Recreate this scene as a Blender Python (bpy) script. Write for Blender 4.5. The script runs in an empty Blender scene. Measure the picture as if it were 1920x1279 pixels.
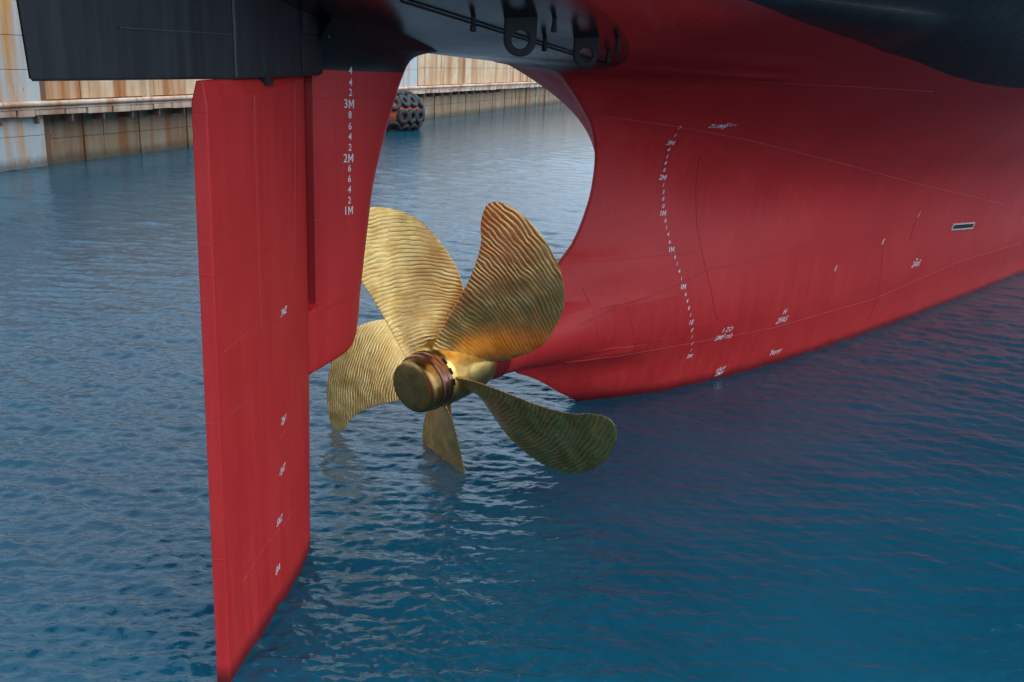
import bpy, bmesh, math, random
import numpy as np
from mathutils import Vector, Matrix
from mathutils.bvhtree import BVHTree

random.seed(7)
RNG = np.random.default_rng(11)
scene = bpy.context.scene
COL = scene.collection

# ------------------------------------------------------------------ camera
CAM_H = 9.3
F_PX, IMG_W, IMG_H = 1700.0, 1920.0, 1279.0
PITCH, ROLL = math.radians(17.6), math.radians(3.0)
FWD = Vector((0, math.cos(PITCH), -math.sin(PITCH)))
_rt = Vector((1, 0, 0)); _up = _rt.cross(FWD)
RIGHT = _rt * math.cos(ROLL) + _up * math.sin(ROLL)
UP = RIGHT.cross(FWD)
cam_data = bpy.data.cameras.new('camera')
cam = bpy.data.objects.new('camera', cam_data); COL.objects.link(cam)
m3 = Matrix((RIGHT, UP, -FWD)).transposed()
cam.matrix_world = Matrix.Translation((0, 0, CAM_H)) @ m3.to_4x4()
cam_data.sensor_width = 36.0
cam_data.lens = F_PX / IMG_W * 36.0
cam_data.clip_end = 8000
scene.camera = cam

# ------------------------------------------------------------------ sky and sun
SUN_EL, SUN_AZ = math.radians(63), math.radians(103)     # azimuth clockwise from +Y
world = bpy.data.worlds.new('World'); scene.world = world
world.use_nodes = True
wn = world.node_tree.nodes; wl = world.node_tree.links
sky = wn.new('ShaderNodeTexSky'); sky.sky_type = 'NISHITA'; sky.sun_disc = False
sky.sun_elevation = SUN_EL; sky.sun_rotation = SUN_AZ
sky.air_density = 1.0; sky.dust_density = 3.0; sky.ozone_density = 1.0
bg = wn['Background']; bg.inputs['Strength'].default_value = 0.13
# thin, even overcast over the whole sky
wtc = wn.new('ShaderNodeTexCoord'); wno = wn.new('ShaderNodeTexNoise'); wmp = wn.new('ShaderNodeMapping')
wmp.inputs['Scale'].default_value = (1, 1, 2.6); wl.new(wtc.outputs['Generated'], wmp.inputs['Vector']); wl.new(wmp.outputs['Vector'], wno.inputs['Vector'])
wno.inputs['Scale'].default_value = 2.2; wno.inputs['Detail'].default_value = 6; wno.inputs['Roughness'].default_value = .55
wrp = wn.new('ShaderNodeMapRange'); wl.new(wno.outputs['Fac'], wrp.inputs['Value'])
wrp.inputs['From Min'].default_value = .35; wrp.inputs['From Max'].default_value = .65; wrp.inputs['To Min'].default_value = .55; wrp.inputs['To Max'].default_value = .95
wmx = wn.new('ShaderNodeMix'); wmx.data_type = 'RGBA'
wl.new(wrp.outputs['Result'], wmx.inputs[0]); wl.new(sky.outputs['Color'], wmx.inputs[6]); wmx.inputs[7].default_value = (8.3, 10.6, 13.2, 1)
wl.new(wmx.outputs[2], bg.inputs['Color'])
scene.cycles.adaptive_threshold = .02; scene.cycles.max_bounces = 5; scene.cycles.diffuse_bounces = 3; scene.cycles.glossy_bounces = 3; scene.cycles.caustics_reflective = False; scene.cycles.caustics_refractive = False
sun_data = bpy.data.lights.new('sun', 'SUN'); sun_data.energy = 1.4
sun_data.angle = math.radians(80); sun_data.color = (1.0, 0.95, 0.88)
sun = bpy.data.objects.new('sun', sun_data); COL.objects.link(sun)
sd = Vector((math.sin(SUN_AZ) * math.cos(SUN_EL), math.cos(SUN_AZ) * math.cos(SUN_EL), math.sin(SUN_EL)))
sun.rotation_euler = sd.to_track_quat('Z', 'Y').to_euler()
scene.view_settings.view_transform = 'Standard'
scene.view_settings.look = 'None'
scene.view_settings.gamma = 1.0
scene.view_settings.use_curve_mapping = False
scene.view_settings.exposure = 0.27

# ------------------------------------------------------------------ helpers
PSI = math.radians(36)
U = Vector((math.sin(PSI), math.cos(PSI), 0)); V = Vector((math.cos(PSI), -math.sin(PSI), 0))
K0 = Vector((1.85, 23.9, 0))
SHIP_M = Matrix(((U.x, -V.x, 0, K0.x), (U.y, -V.y, 0, K0.y), (0, 0, 1, 0), (0, 0, 0, 1)))
# ship axes: +x forward, +y to port, +z up (so starboard is -y)

def prop(o, label=None, cat=None, group=None, kind=None):
    if label: o['label'] = label
    if cat: o['category'] = cat
    if group: o['group'] = group
    if kind: o['kind'] = kind
    return o

def mesh_obj(name, verts, faces, mat=None, parent=None, smooth=False, auto=None):
    me = bpy.data.meshes.new(name)
    me.from_pydata([tuple(v) for v in verts], [], faces)
    me.update()
    return link(name, me, mat, parent, smooth, auto)

def link(name, me, mat=None, parent=None, smooth=False, auto=None):
    if smooth or auto is not None:
        me.polygons.foreach_set('use_smooth', [True] * len(me.polygons))
        if auto is not None:
            me.set_sharp_from_angle(angle=math.radians(auto))
    o = bpy.data.objects.new(name, me); COL.objects.link(o)
    if mat and not me.materials: me.materials.append(mat)
    if parent: o.parent = parent
    return o

def bm_obj(name, bm, mat, parent=None, smooth=False, auto=None):
    me = bpy.data.meshes.new(name)
    bmesh.ops.recalc_face_normals(bm, faces=bm.faces)
    bm.to_mesh(me); bm.free()
    return link(name, me, mat, parent, smooth, auto)

def add_box(bm, lo, hi, M=None, bevel=0.0):
    r = bmesh.ops.create_cube(bm, size=1.0)
    c = [(a + b) / 2 for a, b in zip(lo, hi)]; d = [b - a for a, b in zip(lo, hi)]
    T = Matrix.Translation(c) @ Matrix.Diagonal((*d, 1))
    bmesh.ops.transform(bm, matrix=(M @ T) if M else T, verts=r['verts'])
    if bevel > 0:
        es = list({e for v in r['verts'] for e in v.link_edges})
        bmesh.ops.bevel(bm, geom=es, offset=bevel, segments=2, affect='EDGES', profile=0.7)

def tube(points, rad, n=8, closed=False):
    P = [Vector(p) for p in points]; vs = []; fs = []
    rs = rad if isinstance(rad, (list, tuple)) else [rad] * len(P)
    ref = None
    for i, p in enumerate(P):
        if closed: t = P[(i + 1) % len(P)] - P[i - 1]
        else: t = P[min(i + 1, len(P) - 1)] - P[max(i - 1, 0)]
        t.normalize()
        if ref is None: ref = t.orthogonal().normalized()
        ref = (ref - t * ref.dot(t)).normalized(); b = t.cross(ref)
        for k in range(n):
            a = 2 * math.pi * k / n
            vs.append(p + (ref * math.cos(a) + b * math.sin(a)) * rs[i])
    m = len(P)
    for i in range(m if closed else m - 1):
        for k in range(n):
            j = (i + 1) % m
            fs.append((i * n + k, i * n + (k + 1) % n, j * n + (k + 1) % n, j * n + k))
    if not closed:
        fs.append(tuple(range(n))[::-1]); fs.append(tuple((m - 1) * n + k for k in range(n)))
    return vs, fs

def lathe(prof, n=64):
    """revolve (axial, radius) about the local x axis"""
    vs = []; fs = []
    for a, r in prof:
        for k in range(n):
            t = 2 * math.pi * k / n
            vs.append((a, r * math.sin(t), r * math.cos(t)))
    for i in range(len(prof) - 1):
        for k in range(n):
            fs.append((i * n + k, i * n + (k + 1) % n, (i + 1) * n + (k + 1) % n, (i + 1) * n + k))
    return vs, fs

def pchip(x, y):
    x = np.asarray(x, float); y = np.asarray(y, float); h = np.diff(x); d = np.diff(y) / h
    m = np.zeros_like(y); m[0] = d[0]; m[-1] = d[-1]
    for i in range(1, len(x) - 1):
        if d[i - 1] * d[i] > 0:
            w1 = 2 * h[i] + h[i - 1]; w2 = h[i] + 2 * h[i - 1]
            m[i] = (w1 + w2) / (w1 / d[i - 1] + w2 / d[i])
    def g(q):
        q = np.clip(np.asarray(q, float), x[0], x[-1])
        i = np.clip(np.searchsorted(x, q) - 1, 0, len(x) - 2)
        t = (q - x[i]) / h[i]
        return ((1 + 2 * t) * (1 - t) ** 2 * y[i] + t * (1 - t) ** 2 * h[i] * m[i]
                + t * t * (3 - 2 * t) * y[i + 1] + t * t * (t - 1) * h[i] * m[i + 1])
    return g

def pix_ray(px, py):
    return (FWD * F_PX + RIGHT * (px - IMG_W / 2) - UP * (py - IMG_H / 2)).normalized()

# ------------------------------------------------------------------ materials
class NT:
    def __init__(s, name):
        s.m = bpy.data.materials.new(name); s.m.use_nodes = True
        s.t = s.m.node_tree; s.n = s.t.nodes; s.l = s.t.links
        s.b = s.n['Principled BSDF']
    def node(s, t, **kw):
        n = s.n.new(t)
        for k, v in kw.items(): setattr(n, k, v)
        return n
    def val(s, sock, v):
        if hasattr(v, 'is_output'): s.l.new(v, sock)
        elif isinstance(v, (tuple, list)) and len(v) == 3 and sock.type == 'RGBA': sock.default_value = (*v, 1)
        else: sock.default_value = v
    def coord(s, kind='Object', scale=(1, 1, 1), loc=(0, 0, 0), rot=(0, 0, 0)):
        tc = s.node('ShaderNodeTexCoord'); mp = s.node('ShaderNodeMapping')
        mp.inputs['Scale'].default_value = scale; mp.inputs['Location'].default_value = loc
        mp.inputs['Rotation'].default_value = rot
        s.l.new(tc.outputs[kind], mp.inputs['Vector']); return mp.outputs['Vector']
    def noise(s, vec, scale, detail=4, rough=.55, dist=0):
        n = s.node('ShaderNodeTexNoise'); s.l.new(vec, n.inputs['Vector'])
        n.inputs['Scale'].default_value = scale; n.inputs['Detail'].default_value = detail
        n.inputs['Roughness'].default_value = rough; n.inputs['Distortion'].default_value = dist
        return n.outputs['Fac']
    def ramp(s, fac, stops, interp='LINEAR'):
        r = s.node('ShaderNodeValToRGB'); s.l.new(fac, r.inputs['Fac']); r.color_ramp.interpolation = interp
        e = r.color_ramp.elements
        while len(e) < len(stops): e.new(0.5)
        for el, (p, c) in zip(e, stops):
            el.position = p; el.color = (*c, 1) if isinstance(c, (tuple, list)) else (c, c, c, 1)
        return r.outputs['Color']
    def mix(s, fac, a, b, mode='MIX'):
        n = s.node('ShaderNodeMix', data_type='RGBA', blend_type=mode)
        s.val(n.inputs[0], fac); s.val(n.inputs[6], a); s.val(n.inputs[7], b)
        return n.outputs[2]
    def math(s, op, a, b=0.0, c=None):
        n = s.node('ShaderNodeMath', operation=op); s.val(n.inputs[0], a); s.val(n.inputs[1], b)
        if c is not None: s.val(n.inputs[2], c)
        return n.outputs[0]
    def bump(s, h, strength, dist, normal=None):
        n = s.node('ShaderNodeBump'); s.val(n.inputs['Height'], h)
        n.inputs['Strength'].default_value = strength; n.inputs['Distance'].default_value = dist
        if normal is not None: s.l.new(normal, n.inputs['Normal'])
        return n.outputs['Normal']
    def attr(s, name):
        n = s.node('ShaderNodeAttribute'); n.attribute_name = name; return n.outputs['Fac']
    def sepz(s, kind='Object', axis='Z'):
        tc = s.node('ShaderNodeTexCoord'); sp = s.node('ShaderNodeSeparateXYZ')
        s.l.new(tc.outputs[kind], sp.inputs[0]); return sp.outputs[axis]
    def out(s, **kw):
        for k, v in kw.items(): s.val(s.b.inputs[k.replace('_', ' ')], v)
        return s.m

RED, RED2, RED3 = (.50, .024, .023), (.42, .017, .016), (.55, .036, .034)
BLACK = (.012, .014, .017)

def paint_material(name, use_attr, black=False, rough=(.34, .52)):
    q = NT(name)
    v = q.coord('Object'); streak = q.coord('Object', scale=(3.2, 3.2, .16))
    n1 = q.noise(v, .45, 3); n2 = q.noise(streak, 1.6, 4, .65); n3 = q.noise(v, 9, 3, .7)
    f = q.math('ADD', q.math('MULTIPLY', n1, .45), q.math('MULTIPLY', n2, .55))
    red = q.ramp(f, [(.30, RED2), (.5, RED), (.70, RED3)])
    red = q.mix(q.math('MULTIPLY', q.ramp(n3, [(.62, 0.), (.72, 1.)]), .14), red, (.52, .12, .11))
    # long scrapes left by ropes and rollers
    scr = q.coord('Object', scale=(.30, .30, 5.0), rot=(.05, .12, 0))
    n4 = q.noise(scr, 1.4, 4, .75)
    red = q.mix(q.math('MULTIPLY', q.ramp(n4, [(.64, 0.), (.70, 1.)]), .16), red, (.30, .16, .15))
    # wet, weedy band along the waterline
    z = q.sepz('Object', 'Z')
    zz = q.math('ADD', z, q.math('MULTIPLY', q.math('SUBTRACT', q.noise(v, 2.2, 4), .5), .16))
    wet = q.math('MULTIPLY', q.ramp(zz, [(.08, 1.), (.34, 0.)]), .85)
    red = q.mix(wet, red, (.085, .006, .010))
    blk = q.ramp(q.noise(streak, 2.0, 3, .6), [(.35, (.010, .012, .015)), (.7, (.022, .025, .029))])
    if use_attr:
        blk = q.ramp(q.noise(streak, 2.0, 3, .6), [(.35, (.005, .006, .0075)), (.7, (.011, .0125, .015))])
        m = q.math('GREATER_THAN', q.attr('paint'), 0.0)
        col = q.mix(m, red, blk)
        col = q.mix(q.math('MULTIPLY', q.ramp(n4, [(.66, 0.), (.69, 1.)]), q.math('MULTIPLY', m, .10)), col, (.10, .11, .12))
    else:
        col = blk if black else red
    r = q.ramp(n2, [(.3, rough[0]), (.75, rough[1])])
    sp_ = .24
    if use_attr:                                        # the counter underside still carries fresh gloss enamel
        g_ = q.attr('gloss'); r = q.mix(g_, r, (.19, .19, .19)); sp_ = q.math('ADD', q.math('MULTIPLY', g_, .50), .25)
    h = q.math('ADD', q.math('MULTIPLY', q.noise(v, .9, 2), 1.0), q.math('MULTIPLY', n3, .035))
    bt = q.node('ShaderNodeTexBrick'); cx = q.node('ShaderNodeSeparateXYZ'); tcx = q.node('ShaderNodeTexCoord'); cc = q.node('ShaderNodeCombineXYZ')
    q.l.new(tcx.outputs['Object'], cx.inputs[0]); q.l.new(cx.outputs[0], cc.inputs[0]); q.l.new(cx.outputs[2], cc.inputs[1]); q.l.new(cc.outputs[0], bt.inputs['Vector'])
    bt.inputs['Scale'].default_value = 1.0; bt.inputs['Brick Width'].default_value = 6.5; bt.inputs['Row Height'].default_value = 2.1
    bt.inputs['Mortar Size'].default_value = .012; bt.inputs['Mortar Smooth'].default_value = .6
    h = q.math('ADD', h, q.math('MULTIPLY', bt.outputs['Fac'], .25))
    nb = q.bump(h, .45, .03)
    fine = q.bump(q.noise(q.coord('Object', scale=(1, 1, .5)), 26, 4, .6), .18, .006, nb)
    return q.out(Base_Color=col, Roughness=r, Normal=fine, Specular_IOR_Level=sp_)

M_HULL = paint_material('hull_paint', True, rough=(.42, .58))
M_RED = paint_material('red_antifouling', False, rough=(.52, .66))
M_BLACK = paint_material('black_topside', False, True, rough=(.38, .55))

def flat(name, col, rough=.5, metal=0., var=.25, scale=6, bump=.2):
    q = NT(name); v = q.coord('Object'); n = q.noise(v, scale, 5, .6)
    lo = tuple(c * (1 - var) for c in col); hi = tuple(min(1, c * (1 + var)) for c in col)
    return q.out(Base_Color=q.ramp(n, [(.3, lo), (.7, hi)]), Roughness=rough, Metallic=metal,
                 Normal=q.bump(q.noise(v, scale * 4, 4), bump, .01))
M_WHITE = flat('white_marking_paint', (.72, .71, .69), .6, 0, .12, 30)
M_DARK = flat('dark_recess', (.010, .010, .011), .8)
M_STEEL = flat('black_lug_steel', (.008, .008, .009), .75)
M_SEAM = flat('weld_bead_red', (.30, .014, .018), .5, 0, .3, 14)
M_SEAM_L = flat('weld_bead_pale', (.48, .040, .038), .5, 0, .3, 14)
M_SEAM_K = flat('weld_bead_black', (.026, .028, .031), .45, 0, .3, 14)
M_RUBBER = flat('tyre_rubber', (.030, .031, .033), .75, 0, .4, 4)
M_ORANGE = flat('orange_fender_skin', (.50, .095, .03), .55, 0, .35, 1.2)

def brass(name, base, dark, ridge=True, rough=.30):
    q = NT(name)
    tc = q.node('ShaderNodeTexCoord')
    v = tc.outputs['UV'] if ridge else q.coord('Object')
    if ridge:
        mp = q.node('ShaderNodeMapping'); q.l.new(v, mp.inputs['Vector'])
        oi = q.node('ShaderNodeObjectInfo')
        cmb = q.node('ShaderNodeCombineXYZ'); q.val(cmb.inputs[0], q.math('MULTIPLY', oi.outputs['Random'], 7.)); q.val(cmb.inputs[1], q.math('MULTIPLY', oi.outputs['Random'], 13.))
        q.l.new(cmb.outputs[0], mp.inputs['Location'])
        v = mp.outputs['Vector']
        warp = q.noise(v, 1.1, 3, .5)
        sp = q.node('ShaderNodeSeparateXYZ'); q.l.new(v, sp.inputs[0])
        # ridges run across the blade, a hand wide, bent and broken
        ph = q.math('ADD', q.math('MULTIPLY', sp.outputs[1], 10.2), q.math('MULTIPLY', sp.outputs[0], 3.4))
        ph = q.math('ADD', ph, q.math('MULTIPLY', warp, 3.2))
        ph = q.math('ADD', ph, q.math('MULTIPLY', q.noise(v, 4.0, 2, .5), .45))
        vo = q.node('ShaderNodeTexVoronoi'); vo.inputs['Scale'].default_value = 2.1; vo.inputs['Randomness'].default_value = 1.0
        wob = q.node('ShaderNodeMapping'); q.l.new(v, wob.inputs['Vector']); wob.inputs['Scale'].default_value = (1.0, .8, 1)
        q.l.new(wob.outputs['Vector'], vo.inputs['Vector'])
        vs_ = q.node('ShaderNodeSeparateColor'); q.l.new(vo.outputs['Color'], vs_.inputs[0])
        ph = q.math('ADD', ph, q.math('MULTIPLY', vs_.outputs[0], .28))
        wv = q.math('SINE', q.math('MULTIPLY', ph, 6.2832))
        wv = q.math('POWER', q.math('ADD', q.math('MULTIPLY', wv, .5), .5), 1.7)
        wv = q.math('MULTIPLY', wv, q.ramp(q.noise(v, 1.7, 2), [(.3, .15), (.62, 1.)]))
        mp2 = q.node('ShaderNodeMapping'); q.l.new(v, mp2.inputs['Vector']); mp2.inputs['Scale'].default_value = (9, 34, 1)
        fine = q.noise(mp2.outputs['Vector'], 1, 4, .6)
        nb = q.bump(wv, .85, .010)
        nb = q.bump(fine, .16, .006, nb)
        tone = q.math('ADD', q.math('MULTIPLY', q.noise(v, 2.1, 4, .6), .7), q.math('MULTIPLY', wv, .3))
        pit = q.noise(v, 17, 1)
        col = q.ramp(tone, [(.25, dark), (.5, base), (.75, tuple(min(1, c * 1.22) for c in base))])
        col = q.mix(q.ramp(pit, [(.76, 0.), (.79, 1.)]), col, (.06, .035, .012))
        rr = q.ramp(q.noise(v, 3.3, 4), [(.3, rough - .06), (.7, rough + .12)])
    else:
        n = q.noise(v, 2.6, 5, .6, .8)
        col = q.ramp(n, [(.3, dark), (.52, base), (.75, tuple(min(1, c * 1.2) for c in base))])
        nb = q.bump(q.noise(v, 7, 4, .55, 1.2), .22, .012)
        rr = q.ramp(n, [(.3, rough + .1), (.7, rough - .05)])
    return q.out(Base_Color=col, Metallic=1.0, Roughness=rr, Normal=nb)
M_BLADE = brass('cast_bronze_blade', (.98, .60, .22), (.70, .355, .09), True, .37)
M_HUB = brass('bronze_hub', (.78, .50, .15), (.46, .25, .07), False, .28)
M_CAP = brass('worn_bronze_cap', (.44, .25, .085), (.17, .095, .045), False, .30)
M_RING = brass('copper_ring', (.36, .17, .11), (.19, .085, .06), False, .30)

# water
def water_material():
    q = NT('harbour_water'); v = q.coord('Object')
    n1 = q.noise(v, .25, 3); col = q.ramp(n1, [(.3, (.004, .058, .096)), (.7, (.006, .073, .119))])
    st = q.coord('Object', scale=(.75, 1.5, 1), rot=(0, 0, .25))
    h = q.math('ADD', q.noise(st, 5.0, 3, .5, .6), q.math('MULTIPLY', q.noise(st, 1.6, 3, .5, .4), 1.6))
    mr = q.node('ShaderNodeMapRange'); q.l.new(q.sepz('Object', 'X'), mr.inputs['Value'])
    for k_, v_ in (('From Min', -2.), ('From Max', 5.5), ('To Min', .42), ('To Max', .20)): mr.inputs[k_].default_value = v_
    bn = q.node('ShaderNodeBump'); bn.inputs['Distance'].default_value = .06; q.l.new(h, bn.inputs['Height']); q.l.new(mr.outputs['Result'], bn.inputs['Strength'])
    return q.out(Base_Color=col, Roughness=.03, IOR=1.333, Normal=bn.outputs['Normal'])
M_WATER = water_material()

# dock wall
def dock_material(name, base, rust, amt, streaks=1.0, pale=None):
    q = NT(name)
    g = q.node('ShaderNodeNewGeometry')
    def vec(scale):
        mp = q.node('ShaderNodeMapping'); q.l.new(g.outputs['Position'], mp.inputs['Vector']); mp.inputs['Scale'].default_value = scale
        return mp.outputs['Vector']
    a = q.noise(vec((1, 1, .06)), .62, 6, .60); b = q.noise(vec((1, 1, .9)), .33, 5, .6); c = q.noise(vec((1, 1, .3)), 2.3, 5, .7)
    oi = q.node('ShaderNodeObjectInfo')
    col = q.mix(q.math('MULTIPLY', oi.outputs['Random'], .2), base, tuple(x * .62 for x in base))
    if pale: col = q.mix(q.ramp(b, [(.45, 0.), (.65, .7)]), col, pale)
    col = q.mix(q.math('MULTIPLY', q.ramp(a, [(.47, 0.), (.63, 1.)]), amt), col, rust)
    col = q.mix(q.math('MULTIPLY', q.ramp(c, [(.60, 0.), (.70, 1.)]), amt * .45), col, tuple(x * .5 for x in rust))
    col = q.mix(q.math('MULTIPLY', q.ramp(q.noise(vec((1, 1, 1)), 1.9, 2), [(.74, 0.), (.77, 1.)]), .8), col, (.06, .035, .02))
    gz = q.node('ShaderNodeSeparateXYZ'); q.l.new(g.outputs['Position'], gz.inputs[0])      # weed and grime up to the tide line
    tide = q.math('ADD', gz.outputs[2], q.math('MULTIPLY', q.math('SUBTRACT', c, .5), .9))
    col = q.mix(q.math('MULTIPLY', q.ramp(tide, [(.25, 1.), (.85, 0.)]), .7), col, (.055, .050, .032))
    return q.out(Base_Color=col, Roughness=.75, Normal=q.bump(q.math('ADD', c, b), .4, .05))
M_PANEL = dock_material('rusty_cream_plate', (.68, .46, .27), (.42, .15, .035), .9, pale=(.78, .64, .45))
M_LOWER = dock_material('weathered_brown_plate', (.33, .225, .13), (.26, .10, .028), .9, pale=(.36, .29, .215))
M_PIER = dock_material('pale_blue_plate', (.50, .55, .57), (.60, .27, .05), 1.0, pale=(.58, .60, .58))
M_RAIL = dock_material('rail_paint', (.66, .46, .33), (.40, .14, .04), .7, pale=(.75, .63, .5))
M_BROWN_SHADE = dock_material('brown_steel_gap_shade', (.17, .105, .08), (.25, .11, .05), .6)  # dark brown steel, also the painted shade of the gaps beside the piers

# ------------------------------------------------------------------ water surface
def build_water():
    front = np.radians(np.linspace(-43, 43, 660)); back = np.radians(np.linspace(43, 317, 130))[1:-1]
    az = np.concatenate([front, back]); na = len(az)
    mid = [9.6]
    while mid[-1] < 430: mid.append(mid[-1] * (1 + .0023 * (1 + (mid[-1] / 70) ** 1.3)))
    rad = np.concatenate([np.linspace(1.0, 9.5, 24), np.array(mid), np.geomspace(440, 6000, 14)]); nr = len(rad)
    A, R = np.meshgrid(az, rad)
    X = R * np.sin(A); Y = R * np.cos(A); Zh = np.zeros_like(X); DX = np.zeros_like(X); DY = np.zeros_like(X)
    step = np.gradient(rad)[:, None] * np.ones((1, na))
    step[:, 660:] = 9.0
    n = 96
    lam = np.exp(RNG.uniform(math.log(.13), math.log(2.8), n))
    for L in lam:
        k = 2 * math.pi / L
        th = math.radians(80) + RNG.normal() * .62
        amp = .0158 * L ** .80 * RNG.uniform(.5, 1.3) * (.62 if L < .28 else .95 if L < .7 else .72 if L < 1.2 else .45)
        amp *= math.sqrt(40 / n) * .62
        fade = np.clip((L / step - 2.2) / 2.5, 0, 1)
        ph = k * (X * math.cos(th) + Y * math.sin(th)) + RNG.uniform(0, 6.283)
        Zh += fade * amp * np.sin(ph)
        c = fade * amp * .55 * np.cos(ph)
        DX += c * math.cos(th); DY += c * math.sin(th)
    # calmer and rougher patches drifting over the harbour
    g = 1 + .35 * np.sin(X * .21 + 1.3 + .6 * np.sin(Y * .13)) * np.sin(Y * .17 + .5)
    lee = np.clip((X + 2.0) / 7.5, 0, 1) * np.clip((34 - Y) / 12, 0, 1)          # sheltered water under the hull side
    g = g * (1 - .62 * lee * lee * (3 - 2 * lee))
    X += DX * g; Y += DY * g; Zh *= g
    co = np.stack([X, Y, Zh], -1).reshape(-1, 3)
    co = np.concatenate([co, [[0, 0, 0]]])
    i, j = np.meshgrid(np.arange(nr - 1), np.arange(na), indexing='ij')
    j2 = (j + 1) % na
    q = np.stack([i * na + j, (i + 1) * na + j, (i + 1) * na + j2, i * na + j2], -1).reshape(-1, 4)
    me = bpy.data.meshes.new('harbour_water')
    ctr = nr * na
    tri = [(ctr, k, (k + 1) % na) for k in range(na)]
    nq = len(q); nt = len(tri)
    me.vertices.add(len(co)); me.vertices.foreach_set('co', co.ravel())
    me.loops.add(nq * 4 + nt * 3)
    me.loops.foreach_set('vertex_index', np.concatenate([q.ravel(), np.array(tri).ravel()]).astype(np.int32))
    me.polygons.add(nq + nt)
    me.polygons.foreach_set('loop_start', np.concatenate([np.arange(nq) * 4, nq * 4 + np.arange(nt) * 3]).astype(np.int32))
    me.update(calc_edges=True); me.validate()
    o = link('harbour_water', me, M_WATER, smooth=True)
    # make the normals point up
    if me.polygons[0].normal.z < 0: me.flip_normals()
    return prop(o, 'deep blue rippled harbour water', 'water', kind='structure')
build_water()

# ------------------------------------------------------------------ the ship
ship = bpy.data.objects.new('ship', None); COL.objects.link(ship); ship.matrix_world = SHIP_M
prop(ship, 'red and black ship stern with rudder and bronze propeller', 'ship')
ZS = 2.44                                    # shaft height
DG = [0, .5, 1.2, 2.5, 4, 6, 9, 13, 20, 31, 45, 70]
TAB = [
 (-2.5, [.00, .20, .50, 1.00, 1.5, 2.0, 2.7, 3.4, 4.5, 6.2, 8.0, 10.]),
 (0.0,  [.03, .30, .72, 1.42, 1.96, 2.53, 3.25, 4.0, 5.15, 6.75, 8.5, 10.5]),
 (1.2,  [.03, .15, .37, .85, 1.40, 2.10, 2.95, 3.75, 4.95, 6.6, 8.4, 10.5]),
 (2.3,  [.03, .14, .34, .80, 1.38, 2.05, 2.90, 3.75, 5.0, 6.75, 8.55, 10.6]),
 (3.2,  [.04, .20, .45, .95, 1.50, 2.15, 3.00, 3.90, 5.2, 6.95, 8.8, 10.8]),
 (4.0,  [.05, .30, .62, 1.15, 1.7, 2.40, 3.30, 4.20, 5.5, 7.3, 9.2, 11.2]),
 (6.0,  [.05, .30, .65, 1.30, 2.0, 2.8, 3.9, 5.0, 6.5, 8.4, 10.4, 12.3]),
 (7.0,  [.05, .36, .80, 1.65, 2.5, 3.5, 4.7, 5.9, 7.3, 9.1, 11.2, 13.2]),
 (8.0,  [.05, .45, 1.10, 2.2, 3.3, 4.45, 5.65, 6.75, 8.05, 9.8, 12.0, 14.2]),
 (8.5,  [.05, .52, 1.35, 2.65, 3.85, 5.0, 6.2, 7.25, 8.5, 10.2, 12.4, 14.8]),
 (9.0,  [.05, .55, 1.50, 2.95, 4.2, 5.4, 6.6, 7.65, 8.9, 10.6, 12.9, 15.3]),
 (9.25, [.04, .24, .56, 1.2, 2.05, 3.4, 5.15, 6.8, 8.7, 10.7, 13.1, 15.5]),
 (9.6,  [.10, .38, .78, 1.5, 2.2, 3.2, 4.65, 6.5, 8.75, 10.9, 13.3, 15.8]),
 (10.5, [2.4, 2.6, 2.9, 3.3, 3.7, 4.25, 5.2, 6.4, 8.5, 11.1, 13.8, 16.3]),
 (12.,  [4.3, 4.5, 4.7, 5.1, 5.5, 6.1, 7.0, 8.2, 10.0, 12.6, 14.8, 16.9]),
 (17.,  [6.0, 6.2, 6.5, 7.0, 7.5, 8.2, 9.2, 10.5, 12.4, 14.8, 16.6, 17.6]),
 (30.,  [6.2, 6.4, 6.7, 7.2, 7.8, 8.6, 9.7, 11., 13., 15.4, 16.9, 17.6]),
]
TZ = [t[0] for t in TAB]
COLF = [pchip(TZ, [t[1][i] for t in TAB]) for i in range(len(DG))]
SPF = pchip([-2.5, -.11, .48, .98, 1.39, 1.65, 2.3, 3.0, 3.3, 3.6, 4.23, 4.54, 5.25, 6.06, 6.6, 6.89, 7.58, 8.18, 8.6, 8.93, 9.05, 9.25, 9.6, 10.5, 12, 17, 30],
            [1.4, .26, -.74, -1.56, -2.35, -2.9, -3.2, -2.9, -2.45, -2.0, -1.23, -.77, -.22, .11, .17, .15, -.11, -.74, -1.3, -1.9, -3.2, -7.0, -10., -15.6, -16.2, -17.5, -18.5])
RB = pchip([-4.5, -3.3, -2.4, -1.2, 0, 2, 4], [.60, .64, .75, .90, 1.0, .9, .3])
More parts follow.
